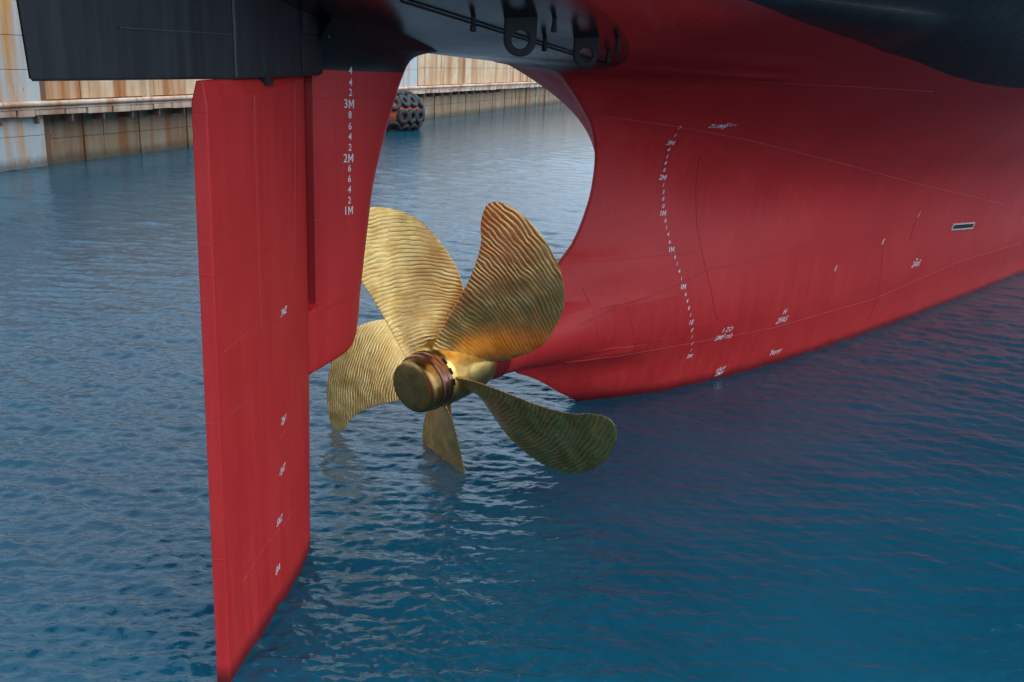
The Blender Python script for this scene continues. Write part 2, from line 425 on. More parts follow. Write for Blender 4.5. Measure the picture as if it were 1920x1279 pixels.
def build_hull():
    zl = np.concatenate([np.linspace(-2.5, 1.2, 26), np.linspace(1.25, 3.4, 44), np.linspace(3.46, 8.4, 62), np.linspace(8.45, 10.6, 110), np.linspace(10.7, 17, 26), np.linspace(18, 30, 8)])
    nt = 170; tt = np.linspace(0, 1, nt)
    rows = []
    # fair the sections: forward of the stern frame the plating is smoothed over its height
    SG = .25 + 62 * np.linspace(0, 1, 260) ** 1.8; ZG = np.arange(-2.5, 30.01, .08)
    BG = np.zeros((len(ZG), len(SG)))
    for j, z in enumerate(ZG):
        BG[j] = pchip(DG, [float(c(z)) for c in COLF])(np.maximum(SG - float(SPF(z)), 0))
    kx = np.arange(-16, 17) * .08; kw = np.exp(-.5 * (kx / .48) ** 2); kw /= kw.sum()
    pad = np.pad(BG, ((16, 16), (0, 0)), mode='reflect', reflect_type='odd')
    BS = sum(w * pad[i:i + len(ZG)] for i, w in enumerate(kw))
    for z in zl:
        spf = float(SPF(z)); dz = abs(z - ZS)
        sp = spf
        if dz < .60: sp = -4.5
        elif dz < 1.0:
            ss = np.linspace(-4.5, -1.2, 140); ok = ss[RB(ss) >= dz]
            if len(ok): sp = min(spf, ok[0])
        s = sp + (62 - sp) * tt ** 2.3
        tab = pchip(DG, [float(c(z)) for c in COLF])
        d = s - spf
        fin = np.where(d >= 0, tab(np.maximum(d, 0)), 0.0)
        fj = min((z + 2.5) / .08, len(ZG) - 1.001); j0 = int(fj); row = BS[j0] * (1 - (fj - j0)) + BS[j0 + 1] * (fj - j0)
        wgt = np.clip((s - .35) / 1.8, 0, 1); wgt = wgt * wgt * (3 - 2 * wgt)
        fin = fin * (1 - wgt) + np.interp(s, SG, row) * wgt
        rb = np.where(s < 4, RB(s), 0); boss = np.sqrt(np.maximum(rb ** 2 - dz ** 2, 0))
        kk = .32; hh = np.clip(.5 + .5 * (fin - boss) / kk, 0, 1)
        b = np.where(boss > 0, boss * (1 - hh) + fin * hh + kk * hh * (1 - hh) * np.minimum(1, boss / .3), fin)
        b = np.where((boss > 0) | (d >= 0), b, 0)
        rows.append(np.stack([s, b, np.full(nt, z)], -1))
    G = np.array(rows); nz = len(zl)
    stb = G * np.array([1, -1, 1]); port = G
    co = np.concatenate([stb.reshape(-1, 3), port.reshape(-1, 3)])
    off = nz * nt; fs = []
    for j in range(nz - 1):
        for i in range(nt - 1):
            a = j * nt + i
            fs.append((a, a + 1, a + nt + 1, a + nt)); fs.append((off + a, off + a + nt, off + a + nt + 1, off + a + 1))
        a = j * nt
        fs.append((a, a + nt, off + a + nt, off + a))
        a = j * nt + nt - 1
        fs.append((a, off + a, off + a + nt, a + nt))
    fs.append(tuple([(nz - 1) * nt + i for i in range(nt)] + [off + (nz - 1) * nt + i for i in range(nt - 1, -1, -1)]))
    me = bpy.data.meshes.new('hull'); me.from_pydata(co.tolist(), [], fs); me.update()
    return me, co
hull_me, hull_co = build_hull()
HULL_BVH = BVHTree.FromPolygons([Vector(c) for c in hull_co], [tuple(p.vertices) for p in hull_me.polygons])
INV = SHIP_M.inverted()
def pix_on(bvh, px, py):
    """where a sight line meets a ship surface, in ship axes"""
    o = INV @ Vector((0, 0, CAM_H)); d = (INV.to_3x3() @ pix_ray(px, py)).normalized()
    h = bvh.ray_cast(o, d)
    return h[0], h[1]

# paint line: (forward, height) on the sides, and a rounded tongue under the counter
LINE = pchip([-40, -9, -5.68, -4.58, -2.55, -.1, 3.04, 6.57, 8.78, 11.06, 30, 62], [13., 10.9, 10.505, 10.38, 10.147, 9.918, 9.638, 9.253, 9.110, 9.056, 8.98, 8.98])
TONGUE = pchip([0, .6, 1.25, 1.7, 2.07, 2.95, 3.42, 3.79, 4.08, 4.23, 4.6, 8.0], [-2.0, -2.0, -2.14, -2.28, -2.5, -3.73, -4.79, -5.83, -6.87, -7.5, -7.9, -8.2])
def set_paint(me, vals):
    a = me.attributes.new('paint', 'FLOAT', 'POINT'); a.data.foreach_set('value', np.asarray(vals, np.float32))
yy = -hull_co[:, 1]; ay = np.where(yy >= 0, yy, -yy * 2.2)
tong = np.minimum(TONGUE(ay) - hull_co[:, 0], hull_co[:, 2] - 8.75)
ga = hull_me.attributes.new('gloss', 'FLOAT', 'POINT'); ga.data.foreach_set('value', np.clip((-3.0 - hull_co[:, 0]) / 2.2, 0, 1).astype(np.float32) * np.clip((hull_co[:, 2] - 8.2) / .4, 0, 1).astype(np.float32))
set_paint(hull_me, np.maximum(tong, hull_co[:, 2] - LINE(hull_co[:, 0])))
hull = link('hull', hull_me, M_HULL, ship, smooth=True)
prop(hull, 'red lower hull with black topsides')

# ---- rudder horn, a fixed foil hung from the counter ahead of the rudder
HLE = pchip([3.42, 3.5, 3.54, 3.6, 3.66, 3.78, 3.87, 4.88, 5.81, 6.72, 7.52, 8.21, 8.6, 8.85, 9.0, 9.1, 9.16, 9.21, 9.26, 9.9],
            [-9.8, -9.6, -9.3, -8.9, -8.62, -8.48, -8.44, -8.30, -8.15, -7.99, -7.73, -7.45, -7.28, -7.14, -7.04, -6.92, -6.76, -6.5, -6.0, -4.4])
def build_horn():
    zl = [3.42, 3.46, 3.5, 3.53, 3.56, 3.6, 3.63, 3.66, 3.72, 3.78] + list(np.linspace(3.9, 4.55, 7)) + [4.62, 4.70, 4.78, 4.80] + list(np.linspace(4.9, 8.7, 28)) + list(np.linspace(8.75, 9.3, 34)) + [9.5, 9.9]
    rings = []
    for z in zl:
        le = float(HLE(z))
        low = z < 4.72
        aft = -9.98 if low else -9.71
        th = .40 + (.0 if z < 8.9 else .9 * ((z - 8.9) / 1.0) ** 1.6)
        if z < 3.54: th *= .75 + .25 * (z - 3.42) / .12
        ring = []
        M = 22
        for k in range(M + 1):                         # starboard side from aft to nose
            t = k / M; t = 1 - (1 - t) ** 1.8
            x = aft + (le - aft) * t
            y = th * (1 - max(0, (t - .15) / .85) ** 2.3) ** .62 if t < 1 else 0
            if not low and t < .04: y = th * .80
            if not low and .04 <= t < .09: y = th * (.80 + .2 * (t - .04) / .05)
            ring.append((x, -y, z))
        ring += [(x, -y, z) for x, y, z in ring[-2::-1]]
        if not low: ring += [(aft + .14, .0, z)]
        else: ring += [(aft + .02, .0, z)]
        rings.append(ring)
    n = len(rings[0]); vs = [v for r in rings for v in r]; fs = []
    for j in range(len(rings) - 1):
        for i in range(n):
            i2 = (i + 1) % n
            fs.append((j * n + i, j * n + i2, (j + 1) * n + i2, (j + 1) * n + i))
    fs.append(tuple(range(n))[::-1]); fs.append(tuple((len(rings) - 1) * n + i for i in range(n)))
    me = bpy.data.meshes.new('rudder_horn'); me.from_pydata(vs, [], fs); me.update()
    set_paint(me, [v[2] - 8.87 + .012 * (v[0] + 9.6) for v in vs])
    o = link('rudder_horn', me, M_HULL, ship, auto=38)
    prop(o, 'fixed red rudder horn with white draught numbers and black top')
    return o, BVHTree.FromPolygons([Vector(v) for v in vs], fs)
horn, HORN_BVH = build_horn()

# ---- rudder, put over so that its tail swings towards the viewer
R_ANG = math.radians(35.3)
RP = Vector((-10.0, 0.0, 0))
RA = Vector((-math.cos(R_ANG), -math.sin(R_ANG), 0)); RN = Vector((math.sin(R_ANG), -math.cos(R_ANG), 0))   # aft along chord, out to starboard
def rpt(c, n, z): return RP + RA * c + RN * n + Vector((0, 0, z))
def build_rudder():
    prof = [(4.13, .10), (3.99, .105), (3.1, .20), (2.16, .315), (2.10, .318), (1.2, .365), (.62, .375), (.2, .345), (0., .30)]
    zl = [-2.5, 0., .8, 2.0, 3.3, 3.38, 4.6, 4.7, 4.74, 6, 7.4, 8.1]
    top = True
    rings = []
    for z in zl + [8.3, 'edge', 'top']:
        ring = []
        for sgn in (1, -1):
            pts = prof if sgn == 1 else prof[::-1]
            nose = [(-.28, .20), (-.42, 0.)] if (z not in ('edge', 'top') and z < 4.72) else [(-.02, .20), (-.03, 0.)]
            seq = [(c, n * sgn) for c, n in pts]
            if sgn == 1: seq += [(nose[0][0], nose[0][1]), nose[1]]
            else: seq = [(nose[0][0], -nose[0][1])] + seq
            for c, n in seq:
                if z == 'edge': zz = 8.74 - .24 * max(0, c / 4.0) ** .8; nn = n
                elif z == 'top':
                    zz = 8.775; nn = n * (1 - .55 * min(1, max(0, c) / 1.5)); c = c - .05 * (c > 3.8)
                else: zz = z; nn = n
                if c < 1.0 and zz < 3.4: c += .20 * (1 - zz / 3.4) * (1 - max(c, 0))
                if c > 3.0: c += (c - 3.0) * .22 * (1 - max(-.3, zz / 8.7))
                ring.append(rpt(c, nn, zz))
        rings.append(ring)
    n = len(rings[0]); vs = [v for r in rings for v in r]; fs = []
    for j in range(len(rings) - 1):
        for i in range(n):
            i2 = (i + 1) % n
            fs.append((j * n + i, j * n + i2, (j + 1) * n + i2, (j + 1) * n + i))
    fs.append(tuple(range(n))[::-1]); fs.append(tuple((len(rings) - 1) * n + i for i in range(n)))
    o = mesh_obj('rudder', vs, fs, M_RED, ship, auto=12)
    md = o.modifiers.new('bevel', 'BEVEL'); md.width = .018; md.segments = 2; md.limit_method = 'ANGLE'; md.angle_limit = math.radians(30)
    prop(o, 'tall red rudder blade turned to one side')
    return o, BVHTree.FromPolygons(vs, fs)
rudder, RUD_BVH = build_rudder()

# ---- black stern block above the rudder
def prism(bm, plan, z0, z1, rake=0.0):
    a = [bm.verts.new((x, y, z0)) for x, y in plan]
    b = [bm.verts.new((x + (rake * (z1 - z0) if x < -15 else 0), y, z1)) for x, y in plan]
    bm.faces.new(a[::-1]); bm.faces.new(b)
    for i in range(len(plan)):
        j = (i + 1) % len(plan); bm.faces.new((a[i], a[j], b[j], b[i]))
bm = bmesh.new()
prism(bm, [(-9.50, -.36), (-12.4, -1.90), (-15.7, -2.90), (-15.05, -1.70), (-12.4, .2), (-9.50, .36)], 8.78, 11.2, -.06)
bmesh.ops.bevel(bm, geom=list(bm.edges), offset=.025, segments=2, affect='EDGES')
block = bm_obj('transom_block', bm, M_BLACK, ship, auto=30)
BLK = [((-9.50, -.36), (-12.4, -1.90)), ((-12.4, -1.90), (-15.7, -2.90))]
def block_plate(name, seg, t0, t1, z0, z1, proud, mat=None):
    (x0, y0), (x1, y1) = BLK[seg]
    d = Vector((x1 - x0, y1 - y0, 0)); L = d.length; d.normalize(); n = Vector((d.y, -d.x, 0))
    if n.y > 0: n = -n
    bm = bmesh.new()
    M = Matrix(((d.x, n.x, 0, x0), (d.y, n.y, 0, y0), (0, 0, 1, 0), (0, 0, 0, 1)))
    add_box(bm, (t0 * L, -.02, z0), (t1 * L, proud, z1), M, min(.008, proud * .4))
    return bm_obj(name, bm, mat or M_BLACK, ship, auto=30)
block_plate('doubler_plate', 0, .02, .30, 8.82, 9.42, .025)
block_plate('doubler_plate', 0, .02, .30, 9.44, 10.6, .05)
block_plate('weld_seam', 1, .02, .62, 9.345, 9.357, .010, M_SEAM_K)
block_plate('weld_seam', 1, .005, .022, 8.80, 10.9, .012, M_SEAM_K)
bm = bmesh.new(); add_box(bm, (-9.62, -.62, 9.38), (-9.30, -.30, 10.6), None, .02)
bm_obj('bracket', bm, M_BLACK, ship, auto=30)
bm = bmesh.new(); add_box(bm, (-.14, -.10, 8.66), (.14, .10, 8.90), Matrix.Translation(rpt(1.95, .20, 0)) @ Matrix.Rotation(R_ANG, 4, 'Z'), .02)
bm_obj('rudder_stop', bm, M_BLACK, rudder, auto=30)

# ---- propeller
PS0, PTH, PR, PZ = -5.603, .659, 4.366, 2.408
P0, P1, RK1, RK2 = 6.134, 7.487, -.029, .244
KR = [0, .2, .45, .7, .88, 1.0]
CLE = pchip(KR, [.952, 1.155, 1.357, 1.150, .485, -.184]); CTE = pchip(KR, [.701, .714, .794, 1.031, 1.498, 2.065])
RH = .55
def blade_mesh():
    nr, nc = 84, 46
    fr = np.linspace(0, 1, nr); fr = 1 - (1 - fr) ** 1.5
    uv = {}; vs = []; fs = []
    grid = {}
    for side in (1, -1):
        for i, f in enumerate(fr):
            r = .62 + (PR - .62) * f
            if i == 0: r = RH
            cap = math.sqrt(max(0, 1 - max(0, (f - .8) / .2) ** 2))
            le, te = float(CLE(f)), float(CTE(f))
            mid = .5 * (le - te); half = .5 * (le + te) * cap
            ph = math.atan2(P0 + (P1 - P0) * f, 2 * math.pi * r)
            tmax = .15 * (1 - f) ** 1.2 + .022 + (.16 * max(0, 1 - f / .10) ** 2)
            for j in range(nc):
                w = -math.cos(math.pi * j / (nc - 1))
                c = mid + half * w
                t = tmax * (1 - w * w) ** .55 * (.3 + .7 * cap) + .004
                # offset across the blade: normal to the helix
                ca, sa = math.cos(ph), math.sin(ph)
                tang = c * ca - side * t * .5 * sa; ax = c * sa + side * t * .5 * ca
                a = tang / r
                x = RK1 * f + RK2 * f * f + ax
                grid[side, i, j] = len(vs)
                uv[len(vs)] = (c, r)
                vs.append((x, -r * math.sin(a), r * math.cos(a)))
    for side in (1, -1):
        for i in range(nr - 1):
            for j in range(nc - 1):
                q = (grid[side, i, j], grid[side, i, j + 1], grid[side, i + 1, j + 1], grid[side, i + 1, j])
                fs.append(q if side == 1 else q[::-1])
    for i in range(nr - 1):
        for j in (0, nc - 1):
            q = (grid[1, i, j], grid[1, i + 1, j], grid[-1, i + 1, j], grid[-1, i, j])
            fs.append(q if j == 0 else q[::-1])
    me = bpy.data.meshes.new('blade'); me.from_pydata(vs, [], fs); me.update()
    l = me.uv_layers.new(name='UVMap')
    ix = np.zeros(len(me.loops), np.int32); me.loops.foreach_get('vertex_index', ix)
    uva = np.array([uv[k] for k in range(len(vs))], np.float32)
    l.data.foreach_set('uv', uva[ix].ravel())
    return me
hub_prof = [(-.62, .05), (-.62, .66), (-.56, .70), (-.50, .715), (.1, .76), (.6, .78), (.92, .75), (1.0, .70), (1.0, .05)]
vs, fs = lathe(hub_prof)
propeller = mesh_obj('propeller', vs, fs, M_HUB, ship, auto=30)
propeller.location = (PS0, 0, PZ)
propeller.rotation_euler = (Matrix.Rotation(-.088, 3, 'Y') @ Matrix.Rotation(.071, 3, 'Z')).to_euler()
prop(propeller, 'five bladed golden bronze propeller')
bme = blade_mesh(); bme.materials.append(M_BLADE)
bme.polygons.foreach_set('use_smooth', [True] * len(bme.polygons))
for k in range(5):
    b = bpy.data.objects.new('blade', bme); COL.objects.link(b); b.parent = propeller
    b.rotation_euler = (PTH - k * 2 * math.pi / 5, 0, 0)
vs, fs = lathe([(-.60, .50), (-.60, .64), (-.64, .665), (-.74, .665), (-.755, .64), (-.77, .64), (-.785, .66), (-.90, .655), (-.93, .63), (-.93, .5)])
mesh_obj('retaining_ring', vs, fs, M_RING, propeller, auto=25)
vs, fs = lathe([(-.90, .55), (-.90, .605), (-1.12, .60), (-1.18, .585), (-1.21, .55), (-1.225, .48), (-1.22, .3), (-1.225, .15), (-1.225, .0005)])
mesh_obj('hub_cap', vs, fs, M_CAP, propeller, auto=40)
for a in (-40, -62, -84):        # dark lashing slots let into the hub shoulder
    bm = bmesh.new(); t = math.radians(a)
    add_box(bm, (-.632, -.075, .655), (-.60, .075, .692), Matrix.Rotation(-t, 4, 'X'), .006)
    bm_obj('locking_slot', bm, M_DARK, propeller)

# ---- rope guard between hull and hub
vs, fs = lathe([(-4.55, .56), (-4.55, .625), (-4.02, .645), (-3.98, .60)])
rg = mesh_obj('rope_guard', vs, fs, M_RED, ship, auto=30); rg.location = (0, 0, ZS)
bm = bmesh.new(); add_box(bm, (-4.45, -.15, .60), (-4.08, .15, .665), Matrix.Rotation(math.radians(75), 4, 'X'), .012)
bm_obj('access_plate', bm, M_RED, rg, auto=30)

# ---- writing, laid on the steel
def text_mesh(txt, size, shear=0.0):
    cu = bpy.data.curves.new('t', 'FONT'); cu.body = txt; cu.size = size; cu.shear = shear
    cu.align_x = 'CENTER'; cu.align_y = 'CENTER'; cu.resolution_u = 3; cu.offset = size * .004
    o = bpy.data.objects.new('t', cu); COL.objects.link(o)
    me = bpy.data.meshes.new_from_object(o.evaluated_get(bpy.context.evaluated_depsgraph_get()))
    bpy.data.objects.remove(o); bpy.data.curves.remove(cu)
    bm = bmesh.new(); bm.from_mesh(me); bpy.data.meshes.remove(me)
    bmesh.ops.triangulate(bm, faces=bm.faces)
    return bm
def mark_mesh(txt, size, shear=0.0):
    """figures, with a block letter M drawn stroke by stroke"""
    if not txt.endswith('M'): return text_mesh(txt, size, shear)
    bm = text_mesh(txt[:-1], size, shear)
    for v in bm.verts: v.co.x -= .36 * size
    h, w, t = .70 * size, .60 * size, .115 * size
    def quad(pts):
        bm.faces.new([bm.verts.new((x - .02 * size + shear * (y - h / 2), y - h / 2, 0)) for x, y in pts])
    quad([(0, 0), (t, 0), (t, h), (0, h)]); quad([(w - t, 0), (w, 0), (w, h), (w - t, h)])
    quad([(t, h), (t, h * .72), (w / 2, h * .18), (w / 2, h * .48)]); quad([(w - t, h), (w / 2, h * .48), (w / 2, h * .18), (w - t, h * .72)])
    return bm
def stamp(bms, bvh, p, nrm, parent, name='draught_mark', mat=None, along=None, lift=.005):
    """press flat shapes (x right, y up) on a surface around p"""
    n = nrm.normalized()
    if n.dot(Vector((0, -1, 0))) < 0: n = -n
    up = Vector((0, 0, 1)); up = (up - n * up.dot(n)).normalized(); rt = up.cross(n)
    vs = []; fs = []
    for bm in bms:
        o = len(vs)
        for v in bm.verts:
            q = p + rt * v.co.x + up * v.co.y
            h = bvh.ray_cast(q + n * .4, -n, 1.0)
            vs.append((h[0] + n * lift) if h[0] else q + n * lift)
        bm.verts.index_update()
        fs += [tuple(o + v.index for v in f.verts) for f in bm.faces]
        bm.free()
    return mesh_obj(name, vs, fs, mat or M_WHITE, parent)
for (x, y, t) in [(657, 133, '4'), (657, 155, '4'), (657, 174, '2'), (654, 195, '3M'), (656, 216, '8'), (656, 237, '6'), (656, 257, '4'), (656, 277, '2'),
                  (653, 297, '2M'), (655, 316, '6'), (655, 336, '6'), (655, 356, '4'), (655, 376, '2'), (653, 395, '1M')]:
    h, n = pix_on(HORN_BVH, x, y)
    big = len(t) > 1
    stamp([mark_mesh(t, .215 if big else .175)], HORN_BVH, h, n, horn)
scale = [(1273, 240, '7'), (1265, 254, '1'), (1257, 268, '3M'), (1253, 281, '4'), (1250, 294, '1'), (1247, 306, '4'), (1245, 319, '6'), (1242, 333, '2M'),
         (1243, 347, '1'), (1243, 360, '3'), (1243, 373, '6'), (1243, 387, '0'), (1242, 400, '1M'), (1247, 414, '6'), (1249, 427, '1'), (1252, 440, '4'), (1255, 454, '6'),
         (1258, 468, '1M'), (1265, 482, '6'), (1269, 495, '1'), (1273, 509, '4'), (1277, 523, '1'), (1280, 538, '1M'), (1285, 552, '6'), (1288, 565, '4'), (1291, 578, '8'),
         (1294, 591, '1'), (1295, 605, '1E'), (1297, 619, 'E'), (1297, 632, '1'), (1297, 645, 'F'), (1296, 656, 'r'), (1292, 668, '3M')]
for (x, y, t) in scale:
    h, n = pix_on(HULL_BVH, x, y)
    stamp([mark_mesh(t, .20 if len(t) > 1 else .155, .25)], HULL_BVH, h, n, ship)
def scrawl(bvh, x, y, rows, parent, size, shear=.4):
    h, n = pix_on(bvh, x, y)
    if not h: return
    bms = []
    for (t, dx, dy, k) in rows:
        bm = text_mesh(t, size * k, shear)
        for v in bm.verts: v.co.x += dx * size; v.co.y += dy * size
        bms.append(bm)
    stamp(bms, bvh, h, n, parent, 'painted_mark')
for (x, y, rows) in [(531, 585, [('2NZ', 0, 0, 1), ('XV', .05, -.05, .9)]), (531, 787, [('2N1', 0, 0, 1), ('Z', -.1, -.2, .9)]), (528, 882, [('1NZ', 0, 0, 1), ('21', 0, -.15, .9)]),
                     (523, 977, [('S1Z', 0, 0, 1), ('X', -.1, -.1, .9)]), (520, 1068, [('PA', 0, 0, 1.1), ('1', -.3, -.2, 1)])]:
    scrawl(RUD_BVH, x, y, rows, rudder, .16)
for (x, y, rows, sz) in [(1352, 237, [('2UMy', -.5, 0, 1), ('Ku~', 1.1, .35, .9)], .22), (1358, 627, [('1 ZO', .2, .6, .9), ('SMF mb', 0, -.4, 1)], .24),
                         (1467, 595, [('H', .1, .7, 1), ('2FAS', 0, -.4, 1.1)], .26), (1350, 695, [('sArF', 0, .3, 1), ('2MV', -.1, -.5, 1)], .2), (1453, 660, [('Yerrr', 0, 0, 1.1)], .26),
                         (1566, 504, [('E', 0, 0, 1)], .24), (1655, 454, [('K', 0, 0, 1)], .28), (1722, 403, [('1', 0, 0, 1)], .28), (1717, 495, [('2AbE', 0, 0, 1)], .33), (1719, 484, [('-', 0, 0, 1.6)], .33)]:
    scrawl(HULL_BVH, x, y, rows, ship, sz)

# ---- weld beads over the plating
def bead(bvh, pix, parent, mat, w=.022, lift=.006):
    P = []
    for (a, b) in zip(pix[:-1], pix[1:]):
        n = max(2, int(math.hypot(b[0] - a[0], b[1] - a[1]) / 14))
        for i in range(n): P.append((a[0] + (b[0] - a[0]) * i / n, a[1] + (b[1] - a[1]) * i / n))
    P.append(pix[-1])
    hs = [pix_on(bvh, *p) for p in P]; hs = [h for h in hs if h[0]]
    if len(hs) < 3: return
    pts = [h[0] + (h[1] if h[1].y < 0 else -h[1]) * (lift * .2) for h in hs]
    vs, fs = tube(pts, w * .5, 6)
    return mesh_obj('weld_seam', vs, fs, mat, parent, smooth=True)
for pix, mat, w in [
    ([(1312, 290), (1305, 350), (1306, 420), (1318, 480), (1332, 540), (1345, 600)], M_SEAM, .018),
    ([(1085, 610), (1160, 575), (1240, 548), (1330, 505), (1420, 490), (1560, 440), (1700, 425)], M_SEAM, .013),
    ([(1060, 680), (1160, 668), (1290, 645), (1450, 615), (1640, 560), (1800, 490), (1915, 455)], M_SEAM_L, .018),
    ([(1130, 218), (1260, 236), (1400, 262), (1560, 302), (1720, 345), (1880, 382)], M_SEAM_L, .016),
    ([(1190, 128), (1240, 145), (1400, 153), (1600, 163), (1750, 172)], M_SEAM, .018),
    ([(1655, 462), (1652, 510), (1645, 560), (1628, 600)], M_SEAM, .013),
    ([(1170, 560), (1182, 590), (1192, 650)], M_SEAM, .013), ([(1092, 540), (1112, 580), (1122, 640)], M_SEAM, .013),
    ([(1722, 408), (1712, 425), (1706, 450)], M_SEAM, .018)]:
    bead(HULL_BVH, pix, ship, mat, w)
for pix in [[(476, 170), (480, 330), (487, 520), (490, 640)], [(553, 155), (553, 330), (552, 500)], [(420, 660), (480, 610), (560, 580)], [(455, 1090), (500, 1020), (560, 950)]]:
    bead(RUD_BVH, pix, rudder, M_SEAM_L, .012)

# ---- sea chest opening with its pale frame
def sea_chest():
    c, n = pix_on(HULL_BVH, 1805, 424)
    a, _ = pix_on(HULL_BVH, 1786, 425); b, _ = pix_on(HULL_BVH, 1824, 422)
    n = n if n.y < 0 else -n
    rt = (b - a); L = rt.length; rt.normalize(); up = n.cross(rt); up = up if up.z > 0 else -up; n = rt.cross(up)
    n = n if n.y < 0 else -n
    hgt = .17
    M = Matrix(((rt.x, up.x, n.x, c.x), (rt.y, up.y, n.y, c.y), (rt.z, up.z, n.z, c.z), (0, 0, 0, 1)))
    bm = bmesh.new(); add_box(bm, (-L / 2, -hgt / 2, -.25), (L / 2, hgt / 2, .02), M)
    sc = bm_obj('sea_chest_opening', bm, M_DARK, ship)
    f = .05
    for lo, hi in [((-L / 2 - f, hgt / 2, -.1), (L / 2 + f, hgt / 2 + f, .05)), ((-L / 2 - f, -hgt / 2 - f, -.1), (L / 2 + f, -hgt / 2, .05)),
                   ((-L / 2 - f, -hgt / 2, -.1), (-L / 2, hgt / 2, .047)), ((L / 2, -hgt / 2, -.1), (L / 2 + f, hgt / 2, .047))]:
        bm = bmesh.new(); add_box(bm, lo, hi, M, .01); bm_obj('frame_bar', bm, M_FRAME, sc, auto=30)
M_FRAME = flat('pale_frame_steel', (.55, .47, .42), .6, 0, .25, 8)
sea_chest()

# ---- lifting lugs, pegs and pipe under the counter
def pad_eye(px, py, w):
    p, n = pix_on(HULL_BVH, px, py)
    n = n if n.z < 0 else -n
    bm = bmesh.new()
    N = 20; outer = []; inner = []
    hw = w / 2
    for k in range(N + 1):
        a = math.pi + math.pi * k / N
        outer.append((hw * math.cos(a), -w * .62 + hw * math.sin(a))); 
    outer = [(-hw, .25)] + outer + [(hw, .25)]
    M2 = 24; hr = w * .27
    th = w * .20
    # ring faces made as a bridge between the outline and the hole
    ctr = (0, -w * .62)
    outl = []
    for k in range(48):
        a = 2 * math.pi * k / 48
        d = (math.cos(a), math.sin(a))
        if d[1] <= 0: r = hw
        else:
            r = min(hw / max(abs(d[0]), 1e-6), (.25 + w * .62) / max(d[1], 1e-6))
        outl.append((ctr[0] + d[0] * r, ctr[1] + d[1] * r))
    inl = [(ctr[0] + math.cos(2 * math.pi * k / 48) * hr, ctr[1] + math.sin(2 * math.pi * k / 48) * hr) for k in range(48)]
    L = []
    for t in (-th / 2, th / 2):
        L.append(([bm.verts.new((x, t, z)) for x, z in outl], [bm.verts.new((x, t, z)) for x, z in inl]))
    for k in range(48):
        j = (k + 1) % 48
        for s_, (o, i_) in enumerate(L):
            bm.faces.new((o[k], o[j], i_[j], i_[k]))
        bm.faces.new((L[0][0][k], L[0][0][j], L[1][0][j], L[1][0][k])); bm.faces.new((L[0][1][k], L[0][1][j], L[1][1][j], L[1][1][k]))
    bmesh.ops.recalc_face_normals(bm, faces=bm.faces)
    es = [e for e in bm.edges if e.calc_face_angle(0) > .8]
    bmesh.ops.bevel(bm, geom=es, offset=w * .035, segments=2, affect='EDGES')
    # stand it broadside to the quarter
    bmesh.ops.transform(bm, matrix=Matrix.Translation(p) @ Matrix.Rotation(math.radians(-46), 4, 'Z'), verts=bm.verts)
    return bm_obj('pad_eye', bm, M_STEEL, ship, auto=35)
def peg(px, py, r, L):
    p, n = pix_on(HULL_BVH, px, py)
    vs, fs = tube([p + Vector((0, 0, z)) for z in (.12, -L * .55, -L * .62, -L, -L * 1.06)], [r * .75, r * .75, r, r, r * .6], 12)
    return mesh_obj('peg', vs, fs, M_STEEL, ship, auto=30)
pad_eye(977, 34, .56); pad_eye(1100, 72, .48)
for p in [(888, 32), (1022, 72), (1158, 74), (1141, 96), (1040, 34)]: peg(*p, .055, .22)
pp = []
for t in np.linspace(0, 1, 30):
    h, n = pix_on(HULL_BVH, 752 + (1133 - 752) * t, -2 + 120 * t)
    if h: pp.append(h + Vector((0, 0, -.03)))
vs, fs = tube(pp, .022, 8); mesh_obj('pipe_run', vs, fs, M_STEEL, ship, smooth=True)

# ------------------------------------------------------------------ dock wall
WD = Vector((.307, .952, 0)).normalized(); WNm = Vector((WD.y, -WD.x, 0)); WP = Vector((-35.2, 61.4, 0))
DOCK_M = Matrix(((WD.x, -WNm.x, 0, WP.x), (WD.y, -WNm.y, 0, WP.y), (0, 0, 1, 0), (0, 0, 0, 1)))   # x along, y away from the water, z up
dock = bpy.data.objects.new('dock_wall', None); COL.objects.link(dock); dock.matrix_world = DOCK_M
prop(dock, 'rust streaked steel plated dock wall with a long fender rail', 'wall')
bm = bmesh.new(); add_box(bm, (-60, .45, -4), (260, 6, 13.5)); bm_obj('backing', bm, M_BROWN_SHADE, dock)
def piece(name, lo, hi, mat, bevel=.03):
    bm = bmesh.new(); add_box(bm, lo, hi, None, bevel); return bm_obj(name, bm, mat, dock, auto=30)
_cache = {}
def panel(name, x0, x1, z0, z1, y0, y1, mat):
    """a plate; alike plates share one mesh"""
    key = (name, round(x1 - x0, 3), round(z1 - z0, 3), round(y1 - y0, 3))
    if key not in _cache:
        bm = bmesh.new(); add_box(bm, (0, 0, 0), (x1 - x0, y1 - y0, z1 - z0), None, .025)
        me = bpy.data.meshes.new(name); bmesh.ops.recalc_face_normals(bm, faces=bm.faces); bm.to_mesh(me); bm.free()
        me.materials.append(mat); _cache[key] = me
    o = bpy.data.objects.new(name, _cache[key]); COL.objects.link(o); o.parent = dock; o.location = (x0, y0, z0)
    return o
RAIL_Z = 3.75
piers = [(-14.0, 3.6), (55.5, 66.4)]
def in_pier(x): return any(a - .1 < x < b + .1 for a, b in piers)
x = -20.0
while x < 190:
    w = 4.0
    if not (in_pier(x + .4) or in_pier(x + w - .4)):
        for r in range(4):
            panel('wall_plate', x + .03, x + w - .03, RAIL_Z + .75 + r * 2.3, RAIL_Z + .75 + r * 2.3 + 2.26, .12 + random.uniform(0, .05), .5, M_PANEL)
    x += w
x = -20.0
